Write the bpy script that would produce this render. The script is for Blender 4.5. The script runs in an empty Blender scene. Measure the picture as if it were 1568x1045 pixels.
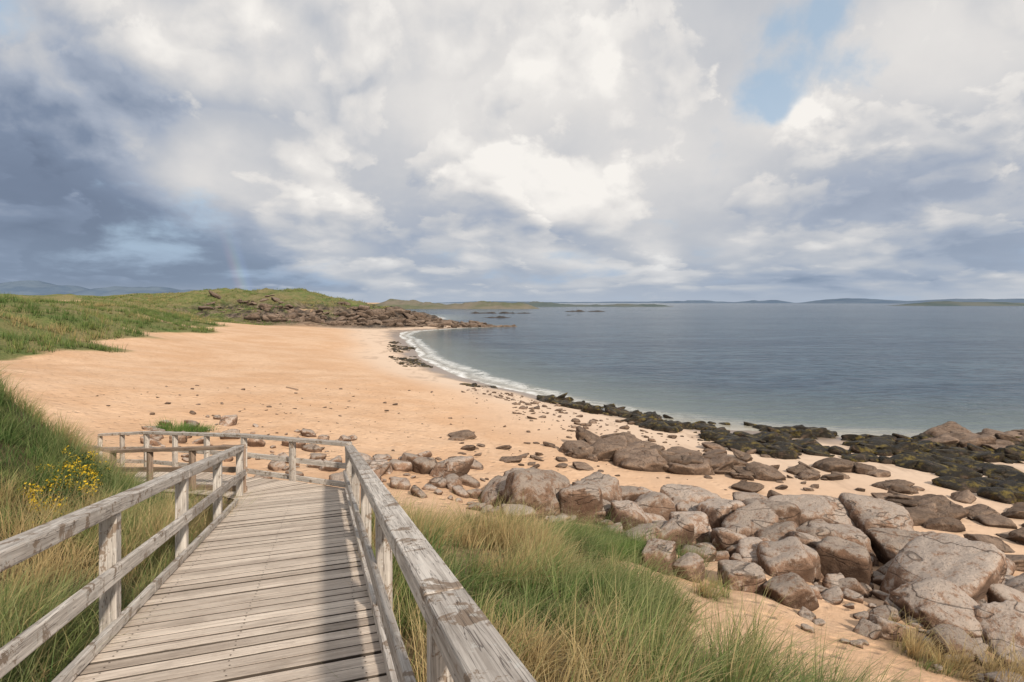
import bpy, bmesh, math, random
import numpy as np
from mathutils import Vector
random.seed(4); rng=np.random.default_rng(7)
S=bpy.context.scene
S.view_settings.view_transform='Standard'
S.view_settings.look='None'
S.view_settings.exposure=0
H=8.0
# ------------------------------------------------------------ utilities
def hash2(ix,iy,seed):
    h=(ix.astype(np.int64)*374761393+iy.astype(np.int64)*668265263+seed*1442695041)&0xFFFFFFFF
    h=((h^(h>>13))*1274126177)&0xFFFFFFFF
    h=h^(h>>16)
    return (h&0xFFFFFF)/float(0xFFFFFF)
def vnoise(x,y,seed=0):
    x=np.asarray(x,float);y=np.asarray(y,float)
    ix=np.floor(x);iy=np.floor(y);fx=x-ix;fy=y-iy
    fx=fx*fx*(3-2*fx);fy=fy*fy*(3-2*fy)
    a=hash2(ix,iy,seed);b=hash2(ix+1,iy,seed);c=hash2(ix,iy+1,seed);d=hash2(ix+1,iy+1,seed)
    return (a*(1-fx)+b*fx)*(1-fy)+(c*(1-fx)+d*fx)*fy
def fbm(x,y,seed=0,o=4):
    s=0;a=1;t=0
    for i in range(o):
        s=s+a*vnoise(x*2**i,y*2**i,seed+i*17);t+=a;a*=.5
    return s/t-0.5
def sstep(a,b,x):
    t=np.clip((x-a)/(b-a),0,1);return t*t*(3-2*t)
def npmesh(name,V,F,mats=(),attrs=None,smooth=True,parent=None):
    V=np.asarray(V,np.float32);F=np.asarray(F,np.int32)
    me=bpy.data.meshes.new(name);k=F.shape[1]
    me.vertices.add(len(V));me.vertices.foreach_set('co',V.ravel())
    me.loops.add(F.size);me.loops.foreach_set('vertex_index',F.ravel())
    me.polygons.add(len(F))
    me.polygons.foreach_set('loop_start',np.arange(0,F.size,k,dtype=np.int32))
    me.polygons.foreach_set('loop_total',np.full(len(F),k,dtype=np.int32))
    me.polygons.foreach_set('use_smooth',np.full(len(F),smooth,dtype=bool))
    if attrs:
        for n,a in attrs.items():
            a=np.asarray(a,np.float32)
            if a.ndim==1:
                at=me.attributes.new(n,'FLOAT','POINT');at.data.foreach_set('value',a)
            else:
                at=me.attributes.new(n,'FLOAT_VECTOR','POINT');at.data.foreach_set('vector',a.ravel())
    me.update(calc_edges=True);me.validate()
    ob=bpy.data.objects.new(name,me);S.collection.objects.link(ob)
    for m in mats: me.materials.append(m)
    if parent: ob.parent=parent
    return ob
class NT:
    def __init__(s,nt): s.nt=nt
    def n(s,t,**k):
        nd=s.nt.nodes.new(t)
        for a,b in k.items(): setattr(nd,a,b)
        return nd
    def set(s,sock,v):
        if v is None: return
        if isinstance(v,bpy.types.NodeSocket): s.nt.links.new(v,sock)
        else:
            if isinstance(v,(tuple,list)) and sock.type=='RGBA' and len(v)==3: v=(*v,1)
            sock.default_value=v
    def m(s,op,a,b=None,c=None,clamp=False):
        nd=s.n('ShaderNodeMath',operation=op,use_clamp=clamp)
        for i,v in enumerate((a,b,c)):
            if v is not None: s.set(nd.inputs[i],v)
        return nd.outputs[0]
    def vm(s,op,a,b=None):
        nd=s.n('ShaderNodeVectorMath',operation=op)
        s.set(nd.inputs[0],a)
        if b is not None: s.set(nd.inputs[1],b)
        return nd.outputs['Value'] if op in('LENGTH','DISTANCE','DOT_PRODUCT') else nd.outputs[0]
    def noise(s,v,scale,detail=5,rough=.5,dist=0):
        nd=s.n('ShaderNodeTexNoise');s.set(nd.inputs['Vector'],v);s.set(nd.inputs['Scale'],scale)
        nd.inputs['Detail'].default_value=detail;nd.inputs['Roughness'].default_value=rough;nd.inputs['Distortion'].default_value=dist
        return nd.outputs[0]
    def ss(s,x,a,b,c=0.0,d=1.0):
        nd=s.n('ShaderNodeMapRange',interpolation_type='SMOOTHSTEP')
        for i,v in enumerate((x,a,b,c,d)): s.set(nd.inputs[i],v)
        return nd.outputs[0]
    def mix(s,f,a,b,bt='MIX'):
        nd=s.n('ShaderNodeMix',data_type='RGBA',blend_type=bt)
        s.set(nd.inputs[0],f);s.set(nd.inputs[6],a);s.set(nd.inputs[7],b)
        return nd.outputs[2]
    def attr(s,n,o=2):
        return s.n('ShaderNodeAttribute',attribute_name=n).outputs[o]
    def bump(s,h,st=.5,d=.02,nrm=None):
        nd=s.n('ShaderNodeBump');s.set(nd.inputs['Height'],h);s.set(nd.inputs['Strength'],st);s.set(nd.inputs['Distance'],d)
        if nrm is not None: s.set(nd.inputs['Normal'],nrm)
        return nd.outputs[0]
def newmat(name,rough=.8,spec=.3):
    m=bpy.data.materials.new(name);m.use_nodes=True
    N=NT(m.node_tree);b=m.node_tree.nodes['Principled BSDF']
    b.inputs['Roughness'].default_value=rough;b.inputs['Specular IOR Level'].default_value=spec
    return m,N,b
# ------------------------------------------------------------ terrain heights
CP=[(-.5,0,6.15),(-1.5,3,5.6),(-2.5,6,5.0),(-3.5,9,4.4),(-3.5,3,5.6),(-4.5,5,5.3),(-6.5,5,5.9),(-8,5,6.5),(-5,7.5,4.8),(-6.3,8.2,5.1),
(-8.1,9,6.6),(-7.9,10,5.6),(-7.0,10,4.5),(-5.4,9.3,4.35),(-6.5,11.8,3.8),(-8.5,13,3.5),(-10,13,4.5),(-12,16,3.5),(-12,11,6.7),(-15,12,7),(-18,20,3.9),(-30,20,6.8),
(-25,5,8),(-12,0,7.5),(0,-6,7),(5,-6,6),(-6,-4,7.2),(-4,0,6.2),(0,-60,9),(-60,-60,12),(60,-60,9),(-60,0,10),
(1,2,5.8),(.5,4,5.3),(1,6,4.65),(-.5,5,5.25),(-1.2,7,4.85),(-1.8,9,4.45),(.5,8,4.15),(-.5,9.5,4.05),(2,6,4.2),(2.5,4,4.8),(4,6,3.6),(5,4,4.0),
(3,8,3.4),(4,9.5,2.9),(1.5,10,3.45),(2,12,2.8),(-1.5,11.5,3.4),(-3,12,3.4),(-3.3,17.6,2.4),(.3,17.6,1.8),(-1.5,14.5,2.6),(-6,15,3.0),
(6,8,2.7),(8,6,3.0),(9,9.7,2.0),(12,8,1.8),(6.5,11,2.2),(3.3,11,2.7),(9.4,12.3,1.7),(6,16.5,1.5),(10,15.6,1.4),(14,20,1.1),(13.5,15,1.2),
(20,15,1.),(20,8,1.4),(12,0,4),(20,0,2.5),(30,10,.9),(30,22,.55),(8.2,22.7,1.15),(1.8,24,1.45),(-2.9,30,1.5),(-8.6,26.5,2.3),(-17,30.5,3.1),
(-15.4,21,3.2),(-21,26.7,3.8),(-23,60,2.2),(-12,45,1.9),(-30,90,1.9),(-45,110,2.4),(-50,140,2.0),(-40,75,3.0),(-30,45,3.4),
# waterline
(-29.5,155,0),(-23,122,0),(-14,85,0),(-6,62,0),(-1.5,54,0),(3.5,45.8,0),(7.7,40.5,0),(11.4,36.5,0),(17.3,35,0),(22.8,32,.05),(30,32,0),(45,30,0),(80,28,0),
(-19,85,.6),(-11,62,.6),(-6.5,54,.6),(-.5,46,.6),(4,40,.55),(8,35,.55),(15,29.5,.5),(22,27.5,.45),(-33,140,.6),(-28,122,.5),
(-17,122,-.7),(-9,87,-.6),(-1,65,-.6),(3,57,-.6),(8,49,-.6),(14,43,-.6),(20,39,-.6),(31,38,-.7),(-20,150,-1),(20,80,-3),(60,60,-3),(100,200,-5),(0,150,-4),(50,120,-5),
(60,40,-1.2),(100,60,-3),(200,100,-4),(0,215,-2),(-8,178,-1.2),
# headland
(-9.5,188,0.2),(-18,190,1.4),(-31,190,3.6),(-42,190,6.3),(-58,190,8.3),(-73,190,11.0),(-95,200,12.4),(-112,200,11.4),(-30,170,.9),(-20,178,.4),(-50,167,1.4),(-70,161,2.0),(-91,158,2.8),
(-45,173,3.2),(-72,170,5.5),(-92,174,8.0),(-60,172,4.4),(-10,215,-2),(-30,230,-1.5),(-60,240,5),(-60,300,2),(-40,330,-.5),(-150,400,8),(-300,400,10),(-120,300,8),(60,400,-5),(300,300,-5),
# left dunes
(-33.5,37,4.3),(-33,42,4.3),(-39,53.5,4.3),(-46,72,4.2),(-58,100,3.8),(-69,129,3.6),(-45,45,6.6),(-47,55,6.9),(-55,70,7.3),(-65,95,7.0),(-78,130,6.0),(-54,60,7.5),(-100,100,8.2),
(-135,150,9.4),(-145,200,9.6),(-60,40,8),(-100,150,6.8),(-200,200,10.5),(-200,50,12)]
CP=np.array(CP,float)
def phi(r2): return np.sqrt(r2+1.0)
A=phi((CP[:,None,0]-CP[None,:,0])**2+(CP[:,None,1]-CP[None,:,1])**2)
n=len(CP);M=np.zeros((n+1,n+1));M[:n,:n]=A+np.eye(n)*-0.15;M[:n,n]=1;M[n,:n]=1
W=np.linalg.solve(M,np.append(CP[:,2],0))
# grass cover control (x,y,value)
GP=[(-4,3,1),(-6,5,1),(-8,8,1),(-8,10,1),(-5,7.5,1),(-4.5,5,1),(-6.5,8,1),(-12,11,1),(-15,12,1),(-3,5,1),(-10,5,1),(-5.2,8.8,1),(-4,0,1),(-7.2,9.6,1),(-9.5,12,1),(-20,12,1),(-30,18,1),(-3.4,4,1),(-7,6.5,1),(-9,7,1),
(-6.5,12.5,0),(-4,12,0),(-9,14.5,0),(-12,16,0),(-15.4,21,0),(-22,22,0),
(0,3,1),(.8,4,1),(-.5,6,1),(-1,8,1),(-1.7,9.3,.8),(.5,6,1),(.5,8,.9),(1.2,7,.9),(1.6,5,.9),(1.3,9,.7),(.6,10,.5),(1.2,3,1),(0,-3,1),(4,0,.6),(1.9,6.6,.75),(1.0,11.6,1),(1.8,11.9,1),(2.6,11.6,.9),(.3,11.3,.5),
(2.9,7.0,.35),(2.2,8.3,.55),(2.7,5.2,.6),(3.4,4.4,.5),(5,6.6,.5),(6,6.3,.45),(7,8,.45),(6.2,8.9,.5),(3.4,9.6,.4),(2.5,9.6,.4),(4.2,5.6,.4),
(3.2,8.4,0),(4.3,9,.1),(5,8.0,0),(4,7.4,0),(2.6,10.3,.1),(5.3,9.9,.2),(6.5,10.5,.35),(4.6,11.5,.15),(-1.6,11,.1),(0,12.5,0),(3,13,0),(-3,10.5,.1),(8,9,.3),(9,7,.45),(12,6,.5),(14,10,0),(3.4,6.2,.05),
(6,16,0),(0,17,0),(-3,18,0),(10,15,0),(0,25,0),(-8,25,0),(-15,30,0),(-25,30,0),(15,15,0),(20,20,0),(30,20,0),(-20,50,0),(-30,38,0),(-31,45,0),(-36,56,0),(-42,73,0),(-53,100,0),(-63,128,0),(-30,80,0),(-40,110,0),(-50,140,0),(-30,150,0),(0,45,0),(-10,40,0),(12,35,0),(25,28,0),(40,40,0),(-8,60,0),(-18,100,0),
(-36.5,38,1),(-37,46,1),(-43,56,1),(-50,73,1),(-62,100,1),(-75,128,1),(-50,45,1),(-60,60,1),(-80,100,1),(-85,150,.9),(-100,160,1),(-110,200,1),(-75,185,1),(-60,185,.9),(-45,188,.75),(-85,168,.9),(-60,172,.5),(-75,172,.8),(-95,180,1),(-32,188,.2),(-20,190,0),(-45,175,.1),(-120,300,1),(-200,200,1),(-60,240,.8),(-90,154,0),(-110,145,.45),(-95,120,.6)]
GP=np.array(GP,float)
def chunked(fn,x,y):
    sh=np.shape(x);x=np.ravel(x);y=np.ravel(y);out=np.empty(len(x))
    for i in range(0,len(x),40000): out[i:i+40000]=fn(x[i:i+40000],y[i:i+40000])
    return out.reshape(sh)
def _h(x,y):
    r2=(x[:,None]-CP[None,:,0])**2+(y[:,None]-CP[None,:,1])**2
    z=phi(r2)@W[:n]+W[n]
    r=np.hypot(x,y)
    az=x/np.maximum(np.abs(y),1)
    far=np.where(y>0,-5+11*sstep(-.14,-.3,az)*1.0,9*np.ones_like(x))
    far=np.where((y<r*.25)&(x>0),-3,far)
    z=z+(far-z)*sstep(300,520,r)
    return z
def gmask(x,y):
    def f(x,y):
        r2=(x[:,None]-GP[None,:,0])**2+(y[:,None]-GP[None,:,1])**2+.05
        w=1/r2**2
        return (w@GP[:,2])/w.sum(1)
    g=chunked(f,x,y)
    r=np.hypot(x,y);s=1/np.maximum(1,r/12)
    g=g+fbm(x*1.1*s+9,y*1.1*s,5,4)*1.0*sstep(0.15,.42,g)
    return sstep(.38,.62,g)
def hgt(x,y):
    x=np.asarray(x,float);y=np.asarray(y,float)
    z=chunked(_h,x,y)
    r=np.hypot(x,y)
    z=z+fbm(x*.9,y*.9,3)*.2*sstep(.8,2,z)*(r<60)
    z=z+fbm(x*.11,y*.11,13)*3.0*sstep(4.2,6.5,z)*sstep(30,60,r)
    hl=sstep(150,175,y)*sstep(.5,3,z)*sstep(-120,-90,x)*(r<350)
    f_=fbm(x*.13,y*.13,23,5)
    z=z+hl*(f_*5.5+1.6*np.abs(fbm(x*.3,y*.3,29,4)))
    return z
def axis(lo,hi,a,N,c=0):
    t0=np.arcsinh((lo-c)/a);t1=np.arcsinh((hi-c)/a)
    return c+a*np.sinh(np.linspace(t0,t1,N))
xs=axis(-9000,12000,6,640);ys=axis(-80,20000,7,640,6)
ys=np.unique(np.concatenate([ys,np.arange(152,205,1.1)]));xs=np.unique(np.concatenate([xs,np.arange(-115,-8,1.3)]))
GX,GY=np.meshgrid(xs,ys)
GZ=hgt(GX,GY)
GG=gmask(GX,GY)
nx,ny=len(xs),len(ys)
idx=np.arange(nx*ny).reshape(ny,nx)
F=np.stack([idx[:-1,:-1],idx[:-1,1:],idx[1:,1:],idx[1:,:-1]],-1).reshape(-1,4)
V=np.stack([GX,GY,GZ],-1).reshape(-1,3)
# --- ground material
mg,N,b=newmat('ground_sand_and_turf',.9,.2)
geo=N.n('ShaderNodeNewGeometry');P=geo.outputs['Position']
sep=N.n('ShaderNodeSeparateXYZ');N.set(sep.inputs[0],P);Z=sep.outputs[2]
n1=N.noise(P,.25,5,.55);n2=N.noise(P,3.,6,.6);n3=N.noise(P,45,4,.7);n4=N.noise(P,.9,5,.6,.4)
sand=N.mix(N.ss(n1,.35,.65),(.63,.395,.235),(.71,.48,.31))
sand=N.mix(N.ss(n4,.50,.72,0,.35),sand,(.52,.31,.175))
sand=N.mix(N.ss(n2,.4,.75,0,.40),sand,(.49,.30,.175))
sand=N.mix(N.ss(n3,.55,.75,0,.30),sand,(.34,.215,.14))
zz=N.m('ADD',Z,N.m('MULTIPLY',N.m('SUBTRACT',n1,.5),.7))
pale=N.ss(zz,1.5,.7);sand=N.mix(N.m('MULTIPLY',pale,.65),sand,(.72,.585,.46))
str_=N.ss(N.noise(N.vm('MULTIPLY',P,(.5,.12,1)),1.2,5,.6,.6),.52,.66,0,.5)
sand=N.mix(N.m('MULTIPLY',str_,pale),sand,(.38,.265,.185))
wet=N.ss(zz,.50,.12);sand=N.mix(N.m('MULTIPLY',wet,.85),sand,(.22,.165,.125))
g=N.attr('grass')
ng=N.noise(P,.35,6,.6);ng2=N.noise(P,5,6,.7);ng3=N.noise(P,.09,5,.6)
gc=N.mix(N.ss(ng,.35,.65),(.13,.185,.05),(.25,.225,.09))
gc=N.mix(N.ss(ng3,.48,.60,0,.65),gc,(.34,.26,.13))
gc=N.mix(N.ss(ng2,.35,.75,0,.85),gc,(.06,.075,.02))
near=N.ss(N.vm('LENGTH',P),16,30)
lft=N.ss(sep.outputs[0],-2.5,-4.5)
gc=N.mix(near,N.mix(lft,N.mix(N.ss(ng2,.35,.65),(.34,.235,.13),(.13,.10,.05)),N.mix(N.ss(ng2,.35,.65),(.13,.10,.05),(.06,.06,.025))),gc)
rk=N.attr('rock')
rc=N.mix(N.ss(N.noise(P,.6,8,.7),.40,.64),(.045,.036,.03),(.25,.19,.14))
col=N.mix(g,sand,gc);col=N.mix(rk,col,rc)
N.set(b.inputs['Base Color'],col)
N.set(b.inputs['Roughness'],N.m('SUBTRACT',.92,N.m('MULTIPLY',wet,.6)))
dry=N.ss(zz,.9,2.0,.15,1)
foot=N.n('ShaderNodeTexVoronoi');foot.inputs['Scale'].default_value=2.6;N.set(foot.inputs['Vector'],N.vm('ADD',P,N.vm('MULTIPLY',N.n('ShaderNodeTexNoise').outputs[1],(.3,.3,0))))
hh=N.m('ADD',N.m('MULTIPLY',n2,1.0),N.m('MULTIPLY',N.ss(foot.outputs[0],.05,.35),.6))
hh=N.m('ADD',hh,N.m('MULTIPLY',n3,.14))
hh=N.m('MULTIPLY',hh,dry)
hh=N.m('ADD',hh,N.m('MULTIPLY',N.m('MULTIPLY',rk,N.noise(P,.5,8,.7)),14))
hh=N.m('ADD',hh,N.m('MULTIPLY',N.m('MULTIPLY',N.m('MULTIPLY',g,near),N.noise(P,1.1,6,.7)),4))
N.set(b.inputs['Normal'],N.bump(hh,.9,.11))
nrm_y,nrm_x=np.gradient(GZ,ys,xs)
slope=np.hypot(nrm_x,nrm_y)
rockm=sstep(150,163,GY)*sstep(.3,1,GZ)*sstep(-110,-85,GX)*np.clip(sstep(.30,.5,slope+fbm(GX*.1,GY*.1,77)*.6)*(1-.75*sstep(6,9,GZ))+.8*sstep(6.0,3.0,GZ)*sstep(-88,-70,GX)+sstep(-46,-30,GX),0,1)*(GY<230)
ground=npmesh('ground',V,F,[mg],{'grass':GG.ravel(),'rock':rockm.ravel()})
# ------------------------------------------------------------ sea
ms,N,b=newmat('sea_water',.1,.5)
geo=N.n('ShaderNodeNewGeometry');P=geo.outputs['Position']
dp=N.attr('depth')
w1=N.noise(N.vm('MULTIPLY',P,(.42,1.1,1.0)),1.1,5,.62,.5);w2=N.noise(N.vm('MULTIPLY',P,(.35,1,1)),.22,6,.68,.3);w3=N.noise(N.vm('MULTIPLY',P,(.10,1,1)),.02,6,.68)
w0=N.noise(N.vm('MULTIPLY',P,(.18,1,1)),.07,6,.7,.3)
base=N.mix(N.ss(w3,.38,.62),(.020,.052,.092),(.065,.115,.155))
base=N.mix(N.ss(w1,.45,.60,0,.8),base,(.006,.018,.04))  # dark wave troughs painted into the water colour as ripple shading
base=N.mix(N.ss(w2,.5,.64,0,.65),base,(.10,.15,.19))
base=N.mix(N.ss(w0,.48,.60,0,.55),base,(.015,.035,.065))  # darker ripple streaks, also painted shading
base=N.mix(N.ss(dp,2.1,.3),base,(.14,.17,.155))
base=N.mix(N.ss(dp,.5,.0),base,(.38,.34,.26))
fn=N.noise(P,.8,7,.7,.8)
fd=N.m('ADD',dp,N.m('MULTIPLY',N.m('SUBTRACT',N.noise(P,.12,4,.5),.5),.55))
band=N.m('MAXIMUM',N.ss(N.m('ABSOLUTE',N.m('SUBTRACT',fd,.05)),.12,.0),N.m('MULTIPLY',N.ss(N.m('ABSOLUTE',N.m('SUBTRACT',fd,.28)),.16,.0),.7))
foam=N.m('MULTIPLY',band,N.ss(fn,.36,.56))
psep=N.n('ShaderNodeSeparateXYZ');N.set(psep.inputs[0],P)
foam=N.m('MULTIPLY',foam,N.ss(psep.outputs[0],14,2,.15,.95))
base=N.mix(foam,base,(.85,.85,.83))
N.set(b.inputs['Base Color'],base)
N.set(b.inputs['Roughness'],N.m('ADD',.13,N.m('MULTIPLY',foam,.6)))
b.inputs['IOR'].default_value=1.33
hw=N.m('ADD',N.m('MULTIPLY',w1,.5),N.m('MULTIPLY',w2,1.3))
N.set(b.inputs['Normal'],N.bump(hw,N.ss(dp,0,1.2,.2,1.0),1.7))
sea_z=np.zeros_like(GZ)
sel=(GZ<0.35)
fm=(sel.ravel()[F]).any(1)
npmesh('sea',np.stack([GX,GY,sea_z],-1).reshape(-1,3),F[fm],[ms],{'depth':np.clip(-GZ,-1,9).ravel()})
# ------------------------------------------------------------ distant land
def hillmat(name,c1,c2,sc):
    m,N,b=newmat(name,.95,.1)
    P=N.n('ShaderNodeNewGeometry').outputs['Position']
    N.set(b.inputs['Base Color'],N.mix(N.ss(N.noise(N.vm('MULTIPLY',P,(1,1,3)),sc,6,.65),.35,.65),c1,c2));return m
def mound(name,x0,x1,y,dep,hmax,seed,mat,freq=5):
    nx_,ny_=160,14
    U,Vv=np.meshgrid(np.linspace(0,1,nx_),np.linspace(-1,1,ny_))
    env=np.minimum(1,np.minimum(U,1-U)*7)**.7
    prof=.55+.9*fbm(U*freq,U*0+seed,seed,5)
    z=hmax*env*prof*(1-Vv**2)*(1+.5*fbm(U*30,Vv*3,seed+3))-1.0
    X=x0+(x1-x0)*U;Y=y+Vv*dep*(.4+.6*env)
    id_=np.arange(nx_*ny_).reshape(ny_,nx_)
    f=np.stack([id_[:-1,:-1],id_[:-1,1:],id_[1:,1:],id_[1:,:-1]],-1).reshape(-1,4)
    return npmesh(name,np.stack([X,Y,z],-1).reshape(-1,3),f,[mat])
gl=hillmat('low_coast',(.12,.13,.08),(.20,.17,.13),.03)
gm=hillmat('mid_coast',(.08,.11,.11),(.14,.15,.135),.01)  # slight distance haze painted into the colour
gf=hillmat('far_coast_haze',(.10,.145,.21),(.14,.185,.24),.004)  # blue aerial haze painted into the base colour
rkm=hillmat('skerry_rock',(.04,.035,.03),(.09,.075,.065),.3)
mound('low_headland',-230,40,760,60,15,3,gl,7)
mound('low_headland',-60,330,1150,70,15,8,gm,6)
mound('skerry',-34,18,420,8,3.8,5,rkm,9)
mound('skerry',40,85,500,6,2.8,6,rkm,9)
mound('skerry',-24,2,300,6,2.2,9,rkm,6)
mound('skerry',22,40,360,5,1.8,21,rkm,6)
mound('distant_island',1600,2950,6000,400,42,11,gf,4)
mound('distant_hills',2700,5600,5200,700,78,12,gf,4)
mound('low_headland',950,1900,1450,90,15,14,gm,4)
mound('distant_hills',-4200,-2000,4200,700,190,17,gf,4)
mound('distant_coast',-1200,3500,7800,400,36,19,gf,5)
mwh,N,b=newmat('whitewash',.8);b.inputs['Base Color'].default_value=(.6,.59,.56,1)
msl,N,b=newmat('slate_roof',.8);b.inputs['Base Color'].default_value=(.09,.09,.10,1)
for hx in (-150,):
    e=bpy.data.objects.new('farm_house',None);S.collection.objects.link(e);e.location=(hx,748,6.6);e.scale=(.6,.6,.6)
    v=[(-5,-3,-2),(5,-3,-2),(5,3,-2),(-5,3,-2),(-5,-3,3),(5,-3,3),(5,3,3),(-5,3,3),(-5,0,5),(5,0,5)]
    me=bpy.data.meshes.new('walls');me.from_pydata(v,[],[(0,1,5,4),(1,2,6,9,5),(2,3,7,6),(3,0,4,8,7)]);me.materials.append(mwh)
    o=bpy.data.objects.new('walls',me);S.collection.objects.link(o);o.parent=e
    me=bpy.data.meshes.new('roof');me.from_pydata([(-5.3,-3.3,2.9),(5.3,-3.3,2.9),(5.3,0,5.1),(-5.3,0,5.1),(-5.3,3.3,2.9),(5.3,3.3,2.9)],[],[(0,1,2,3),(3,2,5,4)]);me.materials.append(msl)
    o=bpy.data.objects.new('roof',me);S.collection.objects.link(o);o.parent=e
# ------------------------------------------------------------ wood
def woodmat(name,ca,cb,lich,edge=0):
    m,N,b=newmat(name,.82,.25)
    gcd=N.attr('gco',1);rn=N.attr('rnd')
    gr=N.noise(N.vm('MULTIPLY',gcd,(1.2,28,28)),1.6,7,.65,.6)
    gr2=N.noise(N.vm('MULTIPLY',gcd,(2.5,90,90)),1.,4,.6)
    st=N.noise(N.vm('MULTIPLY',gcd,(1,2.5,2.5)),2.2,6,.65)
    lo=.36 if not edge else .30
    c=N.mix(N.ss(gr,lo,.64),ca,cb)
    c=N.mix(N.ss(gr2,.5,.72,0,.45 if not edge else .25),c,(.20,.165,.135))
    c=N.mix(N.ss(st,.48,.72,0,.5),c,tuple(x*.62 for x in ca))
    c=N.mix(1.0,c,N.mix(rn,(.74,.71,.68),(1.12,1.10,1.07)),'MULTIPLY')
    geo=N.n('ShaderNodeNewGeometry');P=geo.outputs['Position']
    l=N.noise(P,6,8,.72,.5)
    c=N.mix(N.m('MULTIPLY',N.ss(l,.545,.585),lich),c,(.20,.135,.085))
    l2=N.noise(N.vm('ADD',P,(5,3,1)),16,6,.7)
    c=N.mix(N.m('MULTIPLY',N.ss(l2,.57,.63),lich*.7),c,(.56,.54,.49))
    ck=N.noise(N.vm('MULTIPLY',gcd,(.8,22,22)),2.3,2,.5)
    ckm=N.ss(N.m('ABSOLUTE',N.m('SUBTRACT',ck,.5)),.012,.003)
    c=N.mix(N.m('MULTIPLY',ckm,.65 if not edge else .35),c,(.07,.05,.04))
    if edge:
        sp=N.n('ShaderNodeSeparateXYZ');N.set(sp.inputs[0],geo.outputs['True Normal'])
        c=N.mix(N.ss(sp.outputs[2],.93,.6,0,.9),c,(.045,.033,.024))  # side faces painted dark to stand in for shade in the plank gaps
    N.set(b.inputs['Base Color'],c)
    h=N.m('SUBTRACT',N.m('ADD',gr,N.m('MULTIPLY',l,lich)),N.m('MULTIPLY',ckm,.7))
    N.set(b.inputs['Normal'],N.bump(h,.7,.006 if not edge else .004))
    return m
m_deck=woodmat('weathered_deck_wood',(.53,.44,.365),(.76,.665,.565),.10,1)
m_rail=woodmat('weathered_rail_wood',(.43,.39,.35),(.68,.635,.58),.8)
m_path=woodmat('brown_wood',(.24,.17,.125),(.42,.32,.245),.2)
class Parts:
    def __init__(s): s.V=[];s.F=[];s.g=[];s.r=[]
    def prism(s,top,bot,d):
        o=len(s.V);d=Vector(d).normalized();up=Vector((0,0,1)) if abs(d.z)<.8 else Vector((1,0,0))
        sd=d.cross(up).normalized();u2=sd.cross(d)
        off=Vector((random.uniform(0,90),random.uniform(0,9),random.uniform(0,9)));r=random.random()
        for p in list(bot)+list(top):
            p=Vector(p);s.V.append(p);s.g.append((p.dot(d)+off.x,p.dot(sd)+off.y,p.dot(u2)+off.z));s.r.append(r)
        s.F+= [(o+3,o+2,o+1,o),(o+4,o+5,o+6,o+7)]+[(o+i,o+(i+1)%4,o+4+(i+1)%4,o+4+i) for i in range(4)]
    def beam(s,p0,p1,w,h,roll=0):
        p0=Vector(p0);p1=Vector(p1);d=(p1-p0).normalized()
        ref=Vector((0,0,1)) if abs(d.z)<.9 else Vector((.95,.31,0))
        sd=d.cross(ref).normalized();u=sd.cross(d).normalized()
        a=sd*w/2;k=u*roll*w
        t=[p0-a,p0+a+k,p1+a+k,p1-a];bt=[q-u*h for q in t]
        s.prism([t[0],t[3],t[2],t[1]],[bt[0],bt[3],bt[2],bt[1]],d)
    def post(s,x,y,z0,z1,w,ang):
        c,sn=math.cos(ang)*w/2,math.sin(ang)*w/2
        q=[(x-c+sn,y-sn-c),(x+c+sn,y+sn-c),(x+c-sn,y+sn+c),(x-c-sn,y-sn+c)]
        tx,ty=random.uniform(-.01,.01),random.uniform(-.01,.01)
        s.prism([(a+tx,bb+ty,z1) for a,bb in q],[(a,bb,z0) for a,bb in q],(0,0,1))
    def make(s,name,mat,bev=.006,parent=None):
        o=npmesh(name,[tuple(v) for v in s.V],s.F,[mat],{'gco':np.array([tuple(g) for g in s.g]),'rnd':np.array(s.r)},smooth=False,parent=parent)
        bm=bmesh.new();bm.from_mesh(o.data);bmesh.ops.recalc_face_normals(bm,faces=bm.faces);bm.to_mesh(o.data);bm.free()
        md=o.modifiers.new('bevel','BEVEL');md.width=bev;md.segments=2;md.limit_method='ANGLE'
        return o
dk=lambda y: H-1.396-.1875*y
XR=lambda y:.341-.328*y
XL=lambda y:-1.36-.328*y
bw=bpy.data.objects.new('boardwalk',None);S.collection.objects.link(bw)
D=Parts();NL=[]
dirv=Vector((-.328,1,-.1875)).normalized();perp=Vector((1,.328,0)).normalized()
pw=.142
L0=-2.5
cx=lambda y:(XR(y)+XL(y))/2
ymid=L0
while ymid<8.95:
    hw_=.83+random.uniform(-.012,.012)
    c0=Vector((cx(ymid),ymid,dk(ymid)));c1=c0+dirv*(pw-.011-random.uniform(0,.008))
    sk0=random.uniform(-.004,.004)
    z=random.uniform(-.006,.006);jz=Vector((0,0,z));sk=Vector((0,0,random.uniform(-.004,.004)))+dirv*sk0
    top=[c0-perp*hw_+jz,c0+perp*hw_+jz+sk,c1+perp*hw_+jz+sk,c1-perp*hw_+jz]
    D.prism(top,[p-Vector((0,0,.045)) for p in top],perp)
    for s_ in (-.68,-.02,.68):
        for q in (.035,.10): NL.append(c0+perp*(s_+random.uniform(-.01,.01))+dirv*q+jz+Vector((0,0,.003)))
    ymid+=dirv.y*pw
e0l=Vector((cx(ymid),ymid,dk(ymid)))-perp*.83;e0r=Vector((cx(ymid),ymid,dk(ymid)))+perp*.83
A0,A1=e0l,Vector((-8.3,12.0,4.10));B0,B1=e0r,Vector((-8.75,13.55,4.10))
PP=[(A0,B0),(A0+Vector((-.15,.25,-.03)),Vector((-2.85,9.75,4.82))),(A0+Vector((-.45,.5,-.07)),Vector((-3.9,10.25,4.78))),(A1,B1)]
def lerp(a,b,t): return a+(b-a)*t
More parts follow.
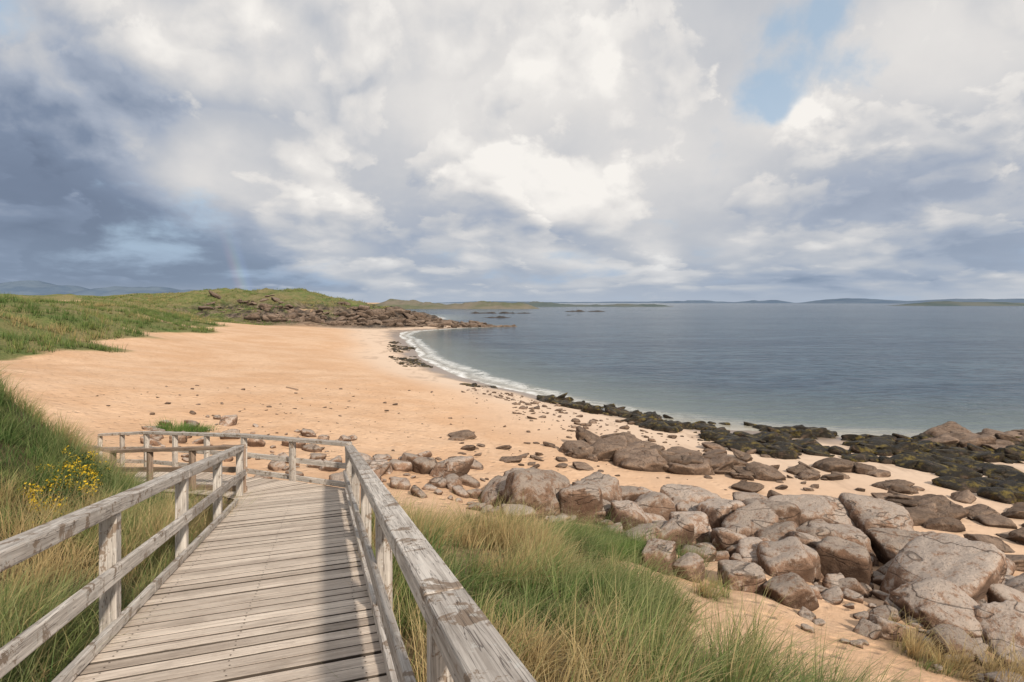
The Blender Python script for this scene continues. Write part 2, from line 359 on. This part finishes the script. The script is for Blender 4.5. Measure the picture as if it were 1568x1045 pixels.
for (a,bq),(c,d2),k in zip(PP[:-1],PP[1:],(4,8,36)):
    for i in range(k):
        p0,p1=lerp(a,c,i/k),lerp(a,c,(i+.90)/k);q0,q1=lerp(bq,d2,i/k),lerp(bq,d2,(i+.90)/k)
        z=Vector((0,0,random.uniform(-.004,.004)))
        top=[p0+z,q0+z,q1+z,p1+z];D.prism(top,[p-Vector((0,0,.035)) for p in top],q0-p0)
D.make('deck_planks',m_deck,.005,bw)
mnail,N,b=newmat('rusty_nail',.7);b.inputs['Base Color'].default_value=(.06,.04,.03,1)
NV=[];NF=[]
for p in NL:
    o=len(NV);NV.append((p.x,p.y,p.z))
    for i in range(6): NV.append((p.x+.006*math.cos(i*1.047),p.y+.006*math.sin(i*1.047),p.z-.1875*.006*math.sin(i*1.047)))
    NF+=[(o,o+1+i,o+1+(i+1)%6) for i in range(6)]
npmesh('nail_heads',NV,NF,[mnail],parent=bw)
K=Parts()
for s_ in (-1,1):
    for oo in (.81,.3):
        a=Vector((cx(L0),L0,dk(L0)-.055))+perp*s_*oo;b2=Vector((cx(8.9),8.9,dk(8.9)-.055))+perp*s_*oo
        K.beam(a,b2,.05,.2)
K.beam(A0-Vector((0,0,.05)),A1-Vector((0,0,.05)),.05,.18);K.beam(B0+Vector((0,0.2,-.05)),B1-Vector((0,0,.05)),.05,.18)
K.make('stringers',m_path,.004,bw)
K=Parts()
for s_ in (-1,1):
    yy=L0
    while yy<8.7:
        y2=min(yy+3.6,8.95)
        a=Vector((cx(yy),yy,dk(yy)+.080))+perp*s_*.80;b2=Vector((cx(y2),y2,dk(y2)+.080))+perp*s_*.80
        K.beam(a,b2-dirv*.01,.045,.068);yy=y2
K.make('kerb_boards',m_rail,.005,bw)
ang=math.atan2(perp.y,perp.x)
def straight_rail(side,name):
    R=Parts()
    X=XR if side>0 else XL
    ysp=[-1.85+1.86*i for i in range(7)];ysp[-1]=9.3
    off=.05*side
    for yq in ysp:
        x=X(yq)+off;R.post(x,yq,dk(yq)-.9,dk(yq)+.80-.088,.10,ang)
    top=[Vector((X(q)+off,q,dk(q)+.80)) for q in (-2.6,1.87+(.0 if side>0 else 0.1),5.59,9.38)]
    for a,b2 in zip(top[:-1],top[1:]):
        d=(b2-a).normalized();R.beam(a+d*.003,b2-d*.003,.135,.085,roll=random.uniform(-.02,.02))
    ins=perp*(-side*.073)
    for a,b2 in zip(top[:-1],top[1:]):
        d=(b2-a).normalized();R.beam(a+ins+Vector((0,0,-.40))+d*.003,b2+ins+Vector((0,0,-.40))-d*.003,.042,.10)
    return R.make(name,m_rail,.008)
straight_rail(1,'wooden_railing');straight_rail(-1,'wooden_railing')
def rail_path(pts,name,mat,h=.80,sp=1.5,ends=True):
    R=Parts()
    for a,b2 in zip(pts[:-1],pts[1:]):
        a=Vector(a);b2=Vector(b2);L=(b2-a).length;k=max(1,round(L/sp));d=(b2-a).normalized()
        an=math.atan2(d.y,d.x);sd=Vector((-d.y,d.x,0)).normalized()
        for i in range(k+1):
            p=a+(b2-a)*i/k;R.post(p.x,p.y,p.z-.8,p.z+h-.062,.09,an)
        up=Vector((0,0,h));R.beam(a+up,b2+up,.12,.06)
        R.beam(a+Vector((0,0,.42))-sd*.066,b2+Vector((0,0,.42))-sd*.066,.04,.09)
        R.beam(a+Vector((0,0,.10))-sd*.066,b2+Vector((0,0,.10))-sd*.066,.04,.09)
    return R.make(name,mat,.006)
pR=Vector((-2.66,9.42,4.86));
rail_path([pR+Vector((-.06,.1,0)),Vector((-5.3,11.25,4.60)),Vector((-8.8,13.7,4.10)),Vector((-11.0,15.2,3.7))],'wooden_railing',m_rail)
rail_path([Vector((-4.50,9.5,4.82)),Vector((-8.35,11.9,4.12)),Vector((-8.9,11.7,4.3))],'wooden_railing',m_path)
# ------------------------------------------------------------ rocks
def ico(sub):
    bm=bmesh.new();bmesh.ops.create_icosphere(bm,subdivisions=sub,radius=1)
    v=np.array([x.co[:] for x in bm.verts]);f=np.array([[y.index for y in x.verts] for x in bm.faces]);bm.free();return v,f
ICO={s_:ico(s_) for s_ in (2,3,4,5)}
def n3(v,sc,seed):
    return (fbm(v[:,0]*sc+seed*3.1,v[:,1]*sc+v[:,2]*sc*.7,seed)+fbm(v[:,1]*sc+seed,v[:,2]*sc-v[:,0]*sc*.6,seed+5))
def rock(sub,w,d,h,seed,sharp=26,yaw=.5):
    r=np.random.default_rng(seed);v,f=ICO[sub]
    nr=[];hs=[]
    R=np.linalg.qr(r.normal(size=(3,3))*.2+np.eye(3))[0]
    R=R*np.sign(np.diag(R))
    for a in range(3):
        for sg in(-1,1):
            e=np.zeros(3);e[a]=sg;nr.append(R@e);hs.append(r.uniform(.68,.9))
    for i in range(10):
        q=r.normal(size=3);nr.append(q/np.linalg.norm(q));hs.append(r.uniform(.74,1.02))
    nr=np.array(nr);hs=np.array(hs)
    dd=np.maximum(v@nr.T,0)/hs
    rad=1/((dd**sharp).sum(1)**(1/sharp))
    led=n3(v,1.7,seed)
    rad=rad*(1+led*.12+(.03*np.round(n3(v,2.6,seed+1)*4)/2 if sub>3 else 0)+(n3(v,5,seed+2)*.08 if sub>2 else 0)+(n3(v,13,seed+4)*.035 if sub>3 else 0))
    o=v*rad[:,None]*np.array([w/2,d/2,h/2])/.82
    a=r.normal()*yaw;c,s2=math.cos(a),math.sin(a)
    x=o[:,0]*c-o[:,1]*s2;y=o[:,0]*s2+o[:,1]*c
    t=r.normal()*.2;t2=r.normal()*.15
    return np.stack([x,y,o[:,2]+x*t+y*t2],1),f
def rockmat(name,dark,mid,light,lich,weed=0,lcol=(.52,.475,.425),crack=.5):
    m,N,b=newmat(name,.88,.2)
    geo=N.n('ShaderNodeNewGeometry');P=geo.outputs['Position'];rn=N.attr('rnd')
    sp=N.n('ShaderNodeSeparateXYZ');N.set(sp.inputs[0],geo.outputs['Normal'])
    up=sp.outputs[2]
    Po=N.vm('ADD',P,N.m('MULTIPLY',rn,40))
    a=N.noise(Po,1.6,7,.7,.5);b1=N.noise(Po,8,7,.78);c3=N.noise(Po,55,3,.6)
    c=N.mix(N.ss(a,.38,.62),mid,light);c=N.mix(N.ss(b1,.47,.66,0,.7),c,dark)
    c=N.mix(N.ss(c3,.5,.7,0,.4),c,tuple(x*1.3 for x in light))
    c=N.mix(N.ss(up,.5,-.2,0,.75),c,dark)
    lm=N.m('MULTIPLY',N.ss(N.m('ADD',N.noise(Po,3.2,8,.8,.4),N.m('MULTIPLY',up,.19)),.56,.68),lich)
    c=N.mix(lm,c,lcol)
    c=N.mix(N.m('MULTIPLY',N.ss(N.noise(Po,22,5,.7),.55,.63),.5),c,dark)
    bd=N.noise(N.vm('MULTIPLY',Po,(.5,.5,2.4)),.8,3,.5,.4)
    ck=N.ss(N.m('ABSOLUTE',N.m('SUBTRACT',bd,.5)),.008,.002)
    c=N.mix(N.m('MULTIPLY',ck,crack),c,(.06,.045,.035))
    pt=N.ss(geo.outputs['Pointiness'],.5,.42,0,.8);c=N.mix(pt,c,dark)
    c=N.mix(1.,c,N.mix(rn,(.72,.66,.61),(1.14,1.07,1.02)),'MULTIPLY')
    if weed:
        wv=N.ss(N.m('ADD',N.noise(P,1.5,6,.7),N.m('MULTIPLY',up,.12)),.42,.58)
        wc=N.mix(N.ss(N.noise(P,2.2,6,.7),.5,.64),(.022,.017,.009),(.17,.125,.028))
        c=N.mix(N.m('MULTIPLY',wv,weed),c,wc)
        b.inputs['Roughness'].default_value=.5
    N.set(b.inputs['Base Color'],c)
    hgt_=N.m('SUBTRACT',N.m('ADD',N.m('ADD',a,N.m('MULTIPLY',b1,.7)),N.m('MULTIPLY',c3,.12)),N.m('MULTIPLY',ck,.4))
    N.set(b.inputs['Normal'],N.bump(hgt_,1.,.10))
    return m
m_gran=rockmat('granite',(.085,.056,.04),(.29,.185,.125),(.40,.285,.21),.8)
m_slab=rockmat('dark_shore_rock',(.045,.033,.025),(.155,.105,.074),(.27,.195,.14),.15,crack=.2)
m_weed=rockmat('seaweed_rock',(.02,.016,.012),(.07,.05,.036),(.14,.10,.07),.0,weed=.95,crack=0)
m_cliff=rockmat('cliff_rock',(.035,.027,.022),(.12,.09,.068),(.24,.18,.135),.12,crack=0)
key=[(8.8,11.7,2.7,1.9,1.45,.45,7),(7.9,10.3,1.7,1.2,.95,.28,8),(7.3,12.6,1.3,1.1,1.15,.4,9),(4.45,11,.85,.7,.65,.24),(5.15,10.5,.8,.7,.65,.24),(2.85,11,.6,.55,.7,.25),(3.35,10.8,.5,.5,.55,.2),
(.45,18.3,1.6,1.3,1.15,.48),(.75,16,1.8,1.4,1.45,.52),(1.95,16,1.25,1.2,1.35,.5),(-.35,17,1.2,1.1,1.05,.36),(-3,20,.9,.8,.8,.25),(-2.1,19.3,1.15,1,.85,.27),(-4.4,19,.8,.7,.55,.15),
(5.5,17.5,1.8,1.3,1.2,.44),(5.9,16.2,1.5,1.2,1.2,.42),(7.2,16,1.5,1.3,1.4,.52),(8.7,16.3,2.4,1.5,1.25,.45),(10.2,15.8,1.7,1.5,1.4,.52),(4.1,16.5,1.3,1.1,1.1,.4),(3.2,15.4,1.1,1,1.,.36),(2.7,17.4,1.4,1.2,1.15,.44),
(6.5,14,1.1,1,.95,.32),(7.1,13.5,1.0,.9,.95,.34),(8.4,9.6,1.0,.8,.75,.24),(9.4,10.3,1.2,1.,.85,.28),(8.3,14.2,1.3,1.1,1.,.35),(9.6,13.8,1.5,1.2,1.,.33),(5.6,13.0,.9,.8,.7,.2),(4.6,14.6,1.1,.9,.9,.32),(3.6,13.8,.9,.8,.65,.2),(.2,14.9,.9,.8,.5,.13),(11.2,11.6,2,1.6,1.2,.4,9),(6.3,9.6,.55,.5,.42,.12),(7.2,9.2,.7,.6,.45,.12),(8.9,8.6,.9,.7,.55,.17),(7.6,8.2,.8,.6,.45,.12),(6.9,7.9,.5,.45,.33,.1)]
for i,kk in enumerate(key):
    x,y,w,d,h,zo=kk[:6];shp=kk[6] if len(kk)>6 else (16,9,12)[i%3]
    v,f=rock(5 if y<13 or w>1.4 else 4,w,d,h,100+i,shp)
    z0=float(hgt([x],[y])[0])
    v=v+np.array([x,y,z0+zo*.6])
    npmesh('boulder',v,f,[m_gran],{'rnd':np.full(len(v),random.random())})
def scatter(name,mat,pts,sub,flat=.6,sink=.3,yaw=.5,sharp=26):
    VV=[];FF=[];RR=[];o=0
    P_=np.array([(p[0],p[1]) for p in pts]);zz_=hgt(P_[:,0],P_[:,1])
    for j,(p,z0) in enumerate(zip(pts,zz_)):
        s_=p[2];fl=flat*random.uniform(.7,1.3)
        v,f=rock(sub,s_*random.uniform(.9,1.5),s_*random.uniform(.7,1.1),s_*fl,1000+j*7+len(name),sharp,yaw)
        v=v+np.array([p[0],p[1],max(z0,-.3)+s_*fl*(.5-sink)])
        VV.append(v);FF.append(f+o);o+=len(v);RR.append(np.full(len(v),random.random()))
    return npmesh(name,np.concatenate(VV),np.concatenate(FF),[mat],{'rnd':np.concatenate(RR)})
def inpoly(x,y,P_):
    c=False;j=len(P_)-1
    for i in range(len(P_)):
        if (P_[i][1]>y)!=(P_[j][1]>y) and x<(P_[j][0]-P_[i][0])*(y-P_[i][1])/(P_[j][1]-P_[i][1])+P_[i][0]: c=not c
        j=i
    return c
def fill(poly,cnt,smin,smax,powr=2.0,clus=0):
    xs_=[p[0] for p in poly];ys_=[p[1] for p in poly];o=[]
    while len(o)<cnt:
        x=random.uniform(min(xs_),max(xs_));y=random.uniform(min(ys_),max(ys_))
        if inpoly(x,y,poly) and (clus==0 or fbm(np.array([x*clus]),np.array([y*clus]),31)[0]>-.03): o.append((x,y,smin+(smax-smin)*random.random()**powr))
    return o
outc=[(-1,15.2),(-.8,18.3),(3,18.6),(5.5,18.5),(9,17.6),(11.5,16.4),(12.5,12),(10.5,8),(8.2,8.6),(7,11),(6,12.3),(3.2,13.2),(1.2,14.6)]
scatter('granite_outcrop',m_gran,fill(outc,150,.4,1.05,1.8,.55),4,.9,.33,sharp=12)
scatter('granite_rubble',m_gran,fill(outc,480,.12,.48)+fill([(-5.5,16.5),(-5.5,22),(-1,22),(-1,16)],70,.15,.7)+fill([(4,9),(9,7.4),(10,10),(6,12.5)],70,.1,.45)+fill([(-15,21),(-14,26),(-6,24),(-4,17.5),(-8,17)],100,.12,.6,2.5),3,.65,.3,sharp=16)
scatter('dark_rock_outcrop',m_slab,fill([(2.5,24.5),(4,28.5),(7.5,26),(9,22.5),(6,22.8)],95,.4,1.45,1.4),4,.5,.28,.25,16)
scatter('flat_beach_rocks',m_slab,fill([(8,18.5),(9,27),(14,25),(19,19),(16,13),(12.5,13.5),(11.5,17)],100,.2,1.2,2.4)+fill([(-3,22),(-3,27),(3,27),(3,21)],30,.2,.8,2)+[(10,22.5,1.3),(13.7,18.5,1.4),(-2.4,27,.9),(10,28,1.)],4,.42,.33,.3)
scatter('beach_pebbles',m_slab,fill([(-20,20),(-20,34),(-3,44),(8,24),(8,19)],260,.04,.22,3)+fill([(0,44),(6,36),(14,27),(9,24),(0,34)],220,.08,.45,2.5)+fill([(-3,50),(4,44),(3,38),(-4,44)],90,.06,.35,2.5),2,.5,.3)
band=[(2.0,45),(4.0,48),(9,41.5),(13,38),(17,37),(21,34.5),(24,33),(36,33),(40,24),(26,16.8),(18.2,19.8),(13.7,24),(10.2,29.5),(6.3,36)]
scatter('seaweed_rocks',m_weed,fill(band,1600,.2,1.15,2.0,.35),3,.42,.35)
scatter('seaweed_rocks',m_weed,fill([(-19,112),(-14,82),(-6.5,60.5),(-1,52.5),(-3.0,49.5),(-10,58),(-18,81),(-24,112)],420,.15,.85,2.5,.2),2,.24,.4)
scatter('shore_ledge',m_slab,fill([(23,31),(25,34),(36,35),(40,31),(30,28.5)],85,.5,2.0,1.3),4,.45,.25,.25,16)
hp=fill([(-34,166),(-76,161),(-74,170),(-50,179),(-14,190),(-7,187),(-14,180)],330,.8,3.2,1.8)
scatter('headland_rocks',m_cliff,hp,3,.6,.35,.25)
scatter('headland_rocks',m_cliff,fill([(-92,166),(-94,180),(-70,186),(-50,188),(-50,180)],40,.8,2.8,1.8,.08)+fill([(-18,180),(-4,186),(4,190),(-12,194)],100,.7,2.6,1.5),3,.42,.42,.25)
# ------------------------------------------------------------ grass
def blades(name,cx_,cy_,spread,per,hmin,hmax,wid,mat,levels=4,lean=(.35,-.1),tone=None,bend=(.15,.75),hs=None):
    nC=len(cx_);cnt_=np.maximum(4,(per*rng.uniform(.4,1.5,nC))).astype(int)
    idx_=np.repeat(np.arange(nC),cnt_);Nb=len(idx_)
    a=rng.uniform(0,6.283,Nb);r=np.abs(rng.normal(0,spread,Nb))
    x=cx_[idx_]+np.cos(a)*r;y=cy_[idx_]+np.sin(a)*r
    dl=XL(y)-.03;dr=XR(y)+.06;on=(x>dl)&(x<dr)&(y<9.5)
    k=~on;x,y,a,idx_=x[k],y[k],a[k],idx_[k];Nb=len(x)
    z=hgt(x,y)
    cs=rng.uniform(.55,1.2,nC)
    if hs is not None: cs=cs*hs
    cs=cs[idx_]
    h=rng.uniform(hmin,hmax,Nb)*cs
    cl=rng.normal(0,.35,(nC,2))
    lx=np.cos(a)*.6+lean[0]+cl[idx_,0]+rng.normal(0,.22,Nb);ly=np.sin(a)*.6+lean[1]+cl[idx_,1]+rng.normal(0,.22,Nb)
    ll=np.hypot(lx,ly)+1e-6;lx/=ll;ly/=ll
    bd=rng.uniform(bend[0],bend[1],Nb)*np.clip(ll,.4,1.4)
    th=rng.uniform(0,3.1416,Nb);sx=np.cos(th);sy=np.sin(th)
    w=wid*rng.uniform(.6,1.3,Nb)
    T=np.linspace(0,1,levels+1);VV=np.empty((Nb,levels+1,2,3))
    for i,t in enumerate(T):
        px=x+lx*h*bd*t**1.8;py=y+ly*h*bd*t**1.8;pz=z-.03+h*(t-.38*bd*t**2.2)
        ww=w*(1-t**1.6)*.5+.0002
        VV[:,i,0]=np.stack([px-sx*ww,py-sy*ww,pz],1);VV[:,i,1]=np.stack([px+sx*ww,py+sy*ww,pz],1)
    b0=(np.arange(Nb)*(levels+1)*2)[:,None]
    FF=np.concatenate([b0+np.array([[2*i,2*i+1,2*i+3,2*i+2]]) for i in range(levels)],0)
    tc=rng.uniform(0,1,nC)[idx_]*.5+rng.uniform(0,1,Nb)*.5
    if tone is not None: tc=np.clip(tc*.9+tone[idx_]-.45,0,1)
    at=np.repeat(tc,(levels+1)*2);tt=np.tile(np.repeat(T,2),Nb)
    return npmesh(name,VV.reshape(-1,3),FF,[mat],{'tone':at,'tt':tt})
def grassmat(name,g1,g2,s1,s2):
    m,N,b=newmat(name,.6,.25)
    t=N.attr('tone');tt=N.attr('tt')
    gcol=N.mix(N.ss(t,.0,.5),g1,g2);c=N.mix(N.ss(t,.45,.72),gcol,s1)
    c=N.mix(N.m('MULTIPLY',N.ss(tt,.45,1),.5),c,s2)
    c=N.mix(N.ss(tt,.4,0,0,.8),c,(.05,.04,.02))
    N.set(b.inputs['Base Color'],c)
    tr=N.n('ShaderNodeBsdfTranslucent');N.set(tr.inputs[0],c)
    mx=N.n('ShaderNodeMixShader');mx.inputs[0].default_value=.28
    N.nt.links.new(b.outputs[0],mx.inputs[1]);N.nt.links.new(tr.outputs[0],mx.inputs[2])
    N.nt.links.new(mx.outputs[0],N.nt.nodes['Material Output'].inputs[0])
    return m
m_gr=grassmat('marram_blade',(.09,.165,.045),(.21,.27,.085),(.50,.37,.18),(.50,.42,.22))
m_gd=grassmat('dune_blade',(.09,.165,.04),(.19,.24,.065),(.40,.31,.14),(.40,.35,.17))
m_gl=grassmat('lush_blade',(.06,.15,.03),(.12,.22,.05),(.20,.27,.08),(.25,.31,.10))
def sample(x0,x1,y0,y1,cnt,extra=None,cl=0):
    x=rng.uniform(x0,x1,cnt);y=rng.uniform(y0,y1,cnt);g_=gmask(x,y)
    k=(g_>rng.uniform(0.15,1,cnt))
    if cl: k&=(fbm(x*cl,y*cl,91)+.5)>rng.uniform(.30,.55,cnt)
    if extra is not None: k&=extra(x,y)
    return x[k],y[k]
inview=lambda x,y:(np.abs(x)<y*1.0+1.5)
x,y=sample(-3,9,1.6,12.6,3800,extra=lambda x,y:(x>XR(y)-.05)&inview(x,y)&(~((x<1.0)&(y<1.9))),cl=1.6)
tone=np.clip(.50+fbm(x*.7,y*.7,41)*2.3-.35*sstep(10.6,11.4,y),0,1)
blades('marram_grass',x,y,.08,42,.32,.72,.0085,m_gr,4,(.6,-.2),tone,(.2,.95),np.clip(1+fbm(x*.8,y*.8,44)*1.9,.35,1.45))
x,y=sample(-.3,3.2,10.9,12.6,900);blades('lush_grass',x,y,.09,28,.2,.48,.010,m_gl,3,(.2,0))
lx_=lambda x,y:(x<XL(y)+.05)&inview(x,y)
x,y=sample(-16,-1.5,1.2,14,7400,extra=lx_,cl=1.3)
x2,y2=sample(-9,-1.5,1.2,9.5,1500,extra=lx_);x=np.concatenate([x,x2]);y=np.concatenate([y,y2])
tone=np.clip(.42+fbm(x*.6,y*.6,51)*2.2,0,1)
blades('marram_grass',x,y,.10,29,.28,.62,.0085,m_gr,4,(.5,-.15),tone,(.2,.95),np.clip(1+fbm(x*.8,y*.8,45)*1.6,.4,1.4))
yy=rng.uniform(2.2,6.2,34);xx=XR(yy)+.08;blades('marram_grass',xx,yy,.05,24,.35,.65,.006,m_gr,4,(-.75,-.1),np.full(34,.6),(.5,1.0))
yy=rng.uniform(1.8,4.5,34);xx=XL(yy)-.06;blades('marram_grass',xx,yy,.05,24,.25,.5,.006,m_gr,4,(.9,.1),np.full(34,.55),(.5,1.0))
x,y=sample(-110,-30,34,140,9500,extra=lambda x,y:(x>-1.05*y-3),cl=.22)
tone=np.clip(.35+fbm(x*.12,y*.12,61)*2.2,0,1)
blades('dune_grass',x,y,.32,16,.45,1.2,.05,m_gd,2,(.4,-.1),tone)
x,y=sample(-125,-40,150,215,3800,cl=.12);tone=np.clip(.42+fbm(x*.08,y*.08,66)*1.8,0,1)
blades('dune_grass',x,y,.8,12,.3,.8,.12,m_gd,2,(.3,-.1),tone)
cx0=np.array([-13.6,-13.1,-13.3,-12.7,-13.9]);cy0=np.array([23.2,23.0,22.7,23.3,22.8])
blades('beach_grass_tuft',cx0,cy0,.28,160,.35,.75,.02,m_gl,3)
mgo,N,b=newmat('gorse',.7);t=N.attr('tone')
N.set(b.inputs['Base Color'],N.mix(N.ss(t,.45,.5),(.05,.08,.02),(.62,.42,.02)))
def bush(name,cx1,cy1,rad,cnt,yel):
    u=rng.normal(size=(cnt,3));u/=np.linalg.norm(u,axis=1)[:,None];u[:,2]=np.abs(u[:,2])
    rr=rad*rng.uniform(.3,1,cnt)**.6*(1+.45*np.sin(u[:,0]*7)*np.cos(u[:,1]*6))
    c=u*rr[:,None]*np.array([1.2,.9,.8])
    z0=float(hgt([cx1],[cy1])[0]);c+=np.array([cx1,cy1,z0])
    a=rng.normal(size=(cnt,3));a/=np.linalg.norm(a,axis=1)[:,None];b_=np.cross(a,u+rng.normal(size=(cnt,3))*.5);b_/=np.linalg.norm(b_,axis=1)[:,None]
    s_=rng.uniform(.010,.022,cnt)[:,None]
    V_=np.stack([c-a*s_,c-b_*s_*.6,c+a*s_,c+b_*s_*.6],1).reshape(-1,3)
    F_=np.arange(cnt*4).reshape(-1,4)
    cl=fbm(c[:,0]*6,c[:,1]*6+c[:,2]*5,9)+.5
    tn=((rng.uniform(0,1,cnt)*.4+cl*1.1)>(1.0-yel)).astype(float)*(rr/rad>.6)
    return npmesh(name,V_,F_,[mgo],{'tone':np.repeat(tn,4)})
for q in [(-6.6,8.4,.40,6000,.16),(-6.2,7.6,.38,5000,.22),(-7.0,8.9,.3,4000,.10),(-5.6,7.0,.28,2500,.08)]: bush('gorse_bush',*q)
K=Parts();zz0=float(hgt([-14],[36.5])[0]);K.beam((-14.6,36.8,zz0+.12),(-13.6,36.2,zz0+.05),.07,.06);K.make('driftwood',m_path,.01)
# ------------------------------------------------------------ sun, sky
sun_az=math.radians(148);sun_el=math.radians(35)
sd=bpy.data.lights.new('sun','SUN');sd.energy=4.3;sd.angle=math.radians(3);sd.color=(1,.90,.78)
so=bpy.data.objects.new('sun',sd);S.collection.objects.link(so)
dv=Vector((math.sin(sun_az)*math.cos(sun_el),math.cos(sun_az)*math.cos(sun_el),math.sin(sun_el)))
so.rotation_euler=dv.to_track_quat('Z','Y').to_euler();so.location=dv*50
wd=bpy.data.worlds.new('World');S.world=wd;wd.use_nodes=True
N=NT(wd.node_tree);bg=wd.node_tree.nodes['Background']
sky=N.n('ShaderNodeTexSky',sky_type='NISHITA');sky.sun_disc=False;sky.sun_elevation=sun_el;sky.sun_rotation=sun_az
d=N.vm('NORMALIZE',N.n('ShaderNodeTexCoord').outputs['Generated'])
sp=N.n('ShaderNodeSeparateXYZ');N.set(sp.inputs[0],d);dz=N.m('MAXIMUM',sp.outputs[2],0)
lz=N.m('MULTIPLY',N.m('LOGARITHM',N.m('ADD',dz,.07),2.71828),.42)
cb=N.n('ShaderNodeCombineXYZ');N.set(cb.inputs[0],sp.outputs[0]);N.set(cb.inputs[1],sp.outputs[1]);N.set(cb.inputs[2],lz)
p=cb.outputs[0]
wn=N.n('ShaderNodeTexNoise');N.set(wn.inputs['Vector'],p);wn.inputs['Scale'].default_value=4.5;wn.inputs['Detail'].default_value=5
warp=N.vm('SUBTRACT',wn.outputs[1],(.5,.5,.5))
dw=N.vm('ADD',d,N.vm('MULTIPLY',warp,(.22,.22,.16)))
pw_=N.vm('ADD',p,N.vm('MULTIPLY',warp,(.10,.10,.08)))
def blob(u,v,s,amp,ez=1.6):
    c=Vector(((u-784)/871,1,(463-v)/871)).normalized()
    df=N.vm('MULTIPLY',N.vm('SUBTRACT',dw,tuple(c)),(1,1,ez))
    return N.m('MULTIPLY',N.m('EXPONENT',N.m('MULTIPLY',N.m('POWER',N.m('DIVIDE',N.vm('LENGTH',df),s),2),-1)),amp)
def total(lst):
    t=None
    for q in lst:
        b_=blob(*q);t=b_ if t is None else N.m('ADD',t,b_)
    return t
mass=total([(560,120,.36,.14),(320,265,.10,.42),(270,60,.18,-.06),(900,60,.30,.16),(1060,250,.18,.18),(480,370,.07,.36),(690,200,.10,.18),(860,110,.12,.14),(1450,60,.18,.30),(1010,365,.05,.30),(1130,365,.045,.22),(735,410,.035,.35),(1370,350,.05,.28,3),(1200,170,.06,.2),
 (40,200,.24,-.20),(60,420,.32,-.32),(350,410,.18,-.18),(1400,260,.20,-.08),(700,370,.16,-.08),(1330,400,.28,-.17,3),(1550,440,.08,.2,4)])
def cl(off,sc,det,ro):
    return N.noise(N.vm('ADD',pw_,off),sc,det,ro,.0)
A1_=cl((3.1,1.7,0),3.0,8,.52);A2_=cl((3.1+.02,1.7,.07),3.0,3,.52)
C1_=cl((9.3,4.7,3),6.2,7,.55);C2_=cl((9.32,4.7,3.035),6.2,3,.55)
relA=N.m('SUBTRACT',A1_,A2_);relC=N.m('SUBTRACT',C1_,C2_)
puffA=N.ss(A1_,.48,.54);puffC=N.ss(C1_,.50,.55)
br=N.m('ADD',.54,mass)
br=N.m('ADD',br,N.m('MULTIPLY',puffA,N.m('ADD',.09,N.m('MULTIPLY',relA,1.7))))
br=N.m('ADD',br,N.m('MULTIPLY',puffC,N.m('ADD',.04,N.m('MULTIPLY',relC,1.0))))
br=N.m('ADD',br,N.m('MULTIPLY',N.m('SUBTRACT',A1_,.5),.30))
br=N.m('ADD',br,N.m('MULTIPLY',N.m('SUBTRACT',N.noise(p,11,5,.6),.5),.12))
ramp=N.n('ShaderNodeValToRGB');N.set(ramp.inputs[0],br)
e=ramp.color_ramp.elements;e[0].position=0.0;e[0].color=(.14,.18,.26,1);e[1].position=1.0;e[1].color=(.95,.915,.87,1)
for ps,c in((.25,(.22,.275,.38,1)),(.45,(.39,.44,.535,1)),(.62,(.56,.575,.61,1)),(.80,(.76,.74,.725,1))):
    x_=e.new(ps);x_.color=c
cloud=ramp.outputs[0]
low=N.ss(dz,.17,.03)
cloud=N.mix(N.m('MULTIPLY',low,.32),cloud,(.33,.42,.54))
gap=N.m('ADD',total([(1250,30,.075,.85),(1165,150,.07,.8),(1300,110,.06,.55),(10,30,.11,.7),(150,330,.06,.25),(1180,60,.05,.4)]),N.m('MULTIPLY',low,.30))
gapm=N.ss(N.m('SUBTRACT',gap,N.m('MULTIPLY',N.m('SUBTRACT',C1_,.40),2.8)),.1,.7)
blue=N.mix(.6,N.mix(1.,sky.outputs[0],(.10,.10,.10),'MULTIPLY'),(.52,.70,.88))
blue=N.mix(N.ss(dz,.2,.03),blue,(.39,.50,.65))
fin=N.mix(N.m('MULTIPLY',gapm,.82),cloud,blue)
hz=N.ss(dz,.035,.0);fin=N.mix(N.m('MULTIPLY',hz,.6),fin,(.45,.51,.60))
sx_=N.m('DIVIDE',sp.outputs[0],N.m('MAXIMUM',sp.outputs[1],.05))
rc_=N.m('SUBTRACT',sx_,N.m('SUBTRACT',-.462,N.m('MULTIPLY',dz,.35)))
bowm=N.m('MULTIPLY',N.ss(dz,.13,.05),.055)
for off,cc in((-.009,(1,.35,.25)),(0,(.7,.95,.35)),(.009,(.35,.5,1))):
    g_=N.m('MULTIPLY',N.ss(N.m('ABSOLUTE',N.m('SUBTRACT',rc_,off)),.012,.0),bowm)
    fin=N.mix(g_,fin,cc,'ADD')
N.set(bg.inputs['Color'],fin);bg.inputs['Strength'].default_value=.98
# ------------------------------------------------------------ camera
cd=bpy.data.cameras.new('camera');cam=bpy.data.objects.new('camera',cd);S.collection.objects.link(cam);S.camera=cam
cam.location=(0,0,H);cam.rotation_euler=(math.radians(90),0,0);cd.lens=20;cd.sensor_width=36;cd.shift_y=-.0376
cd.clip_start=.05;cd.clip_end=60000
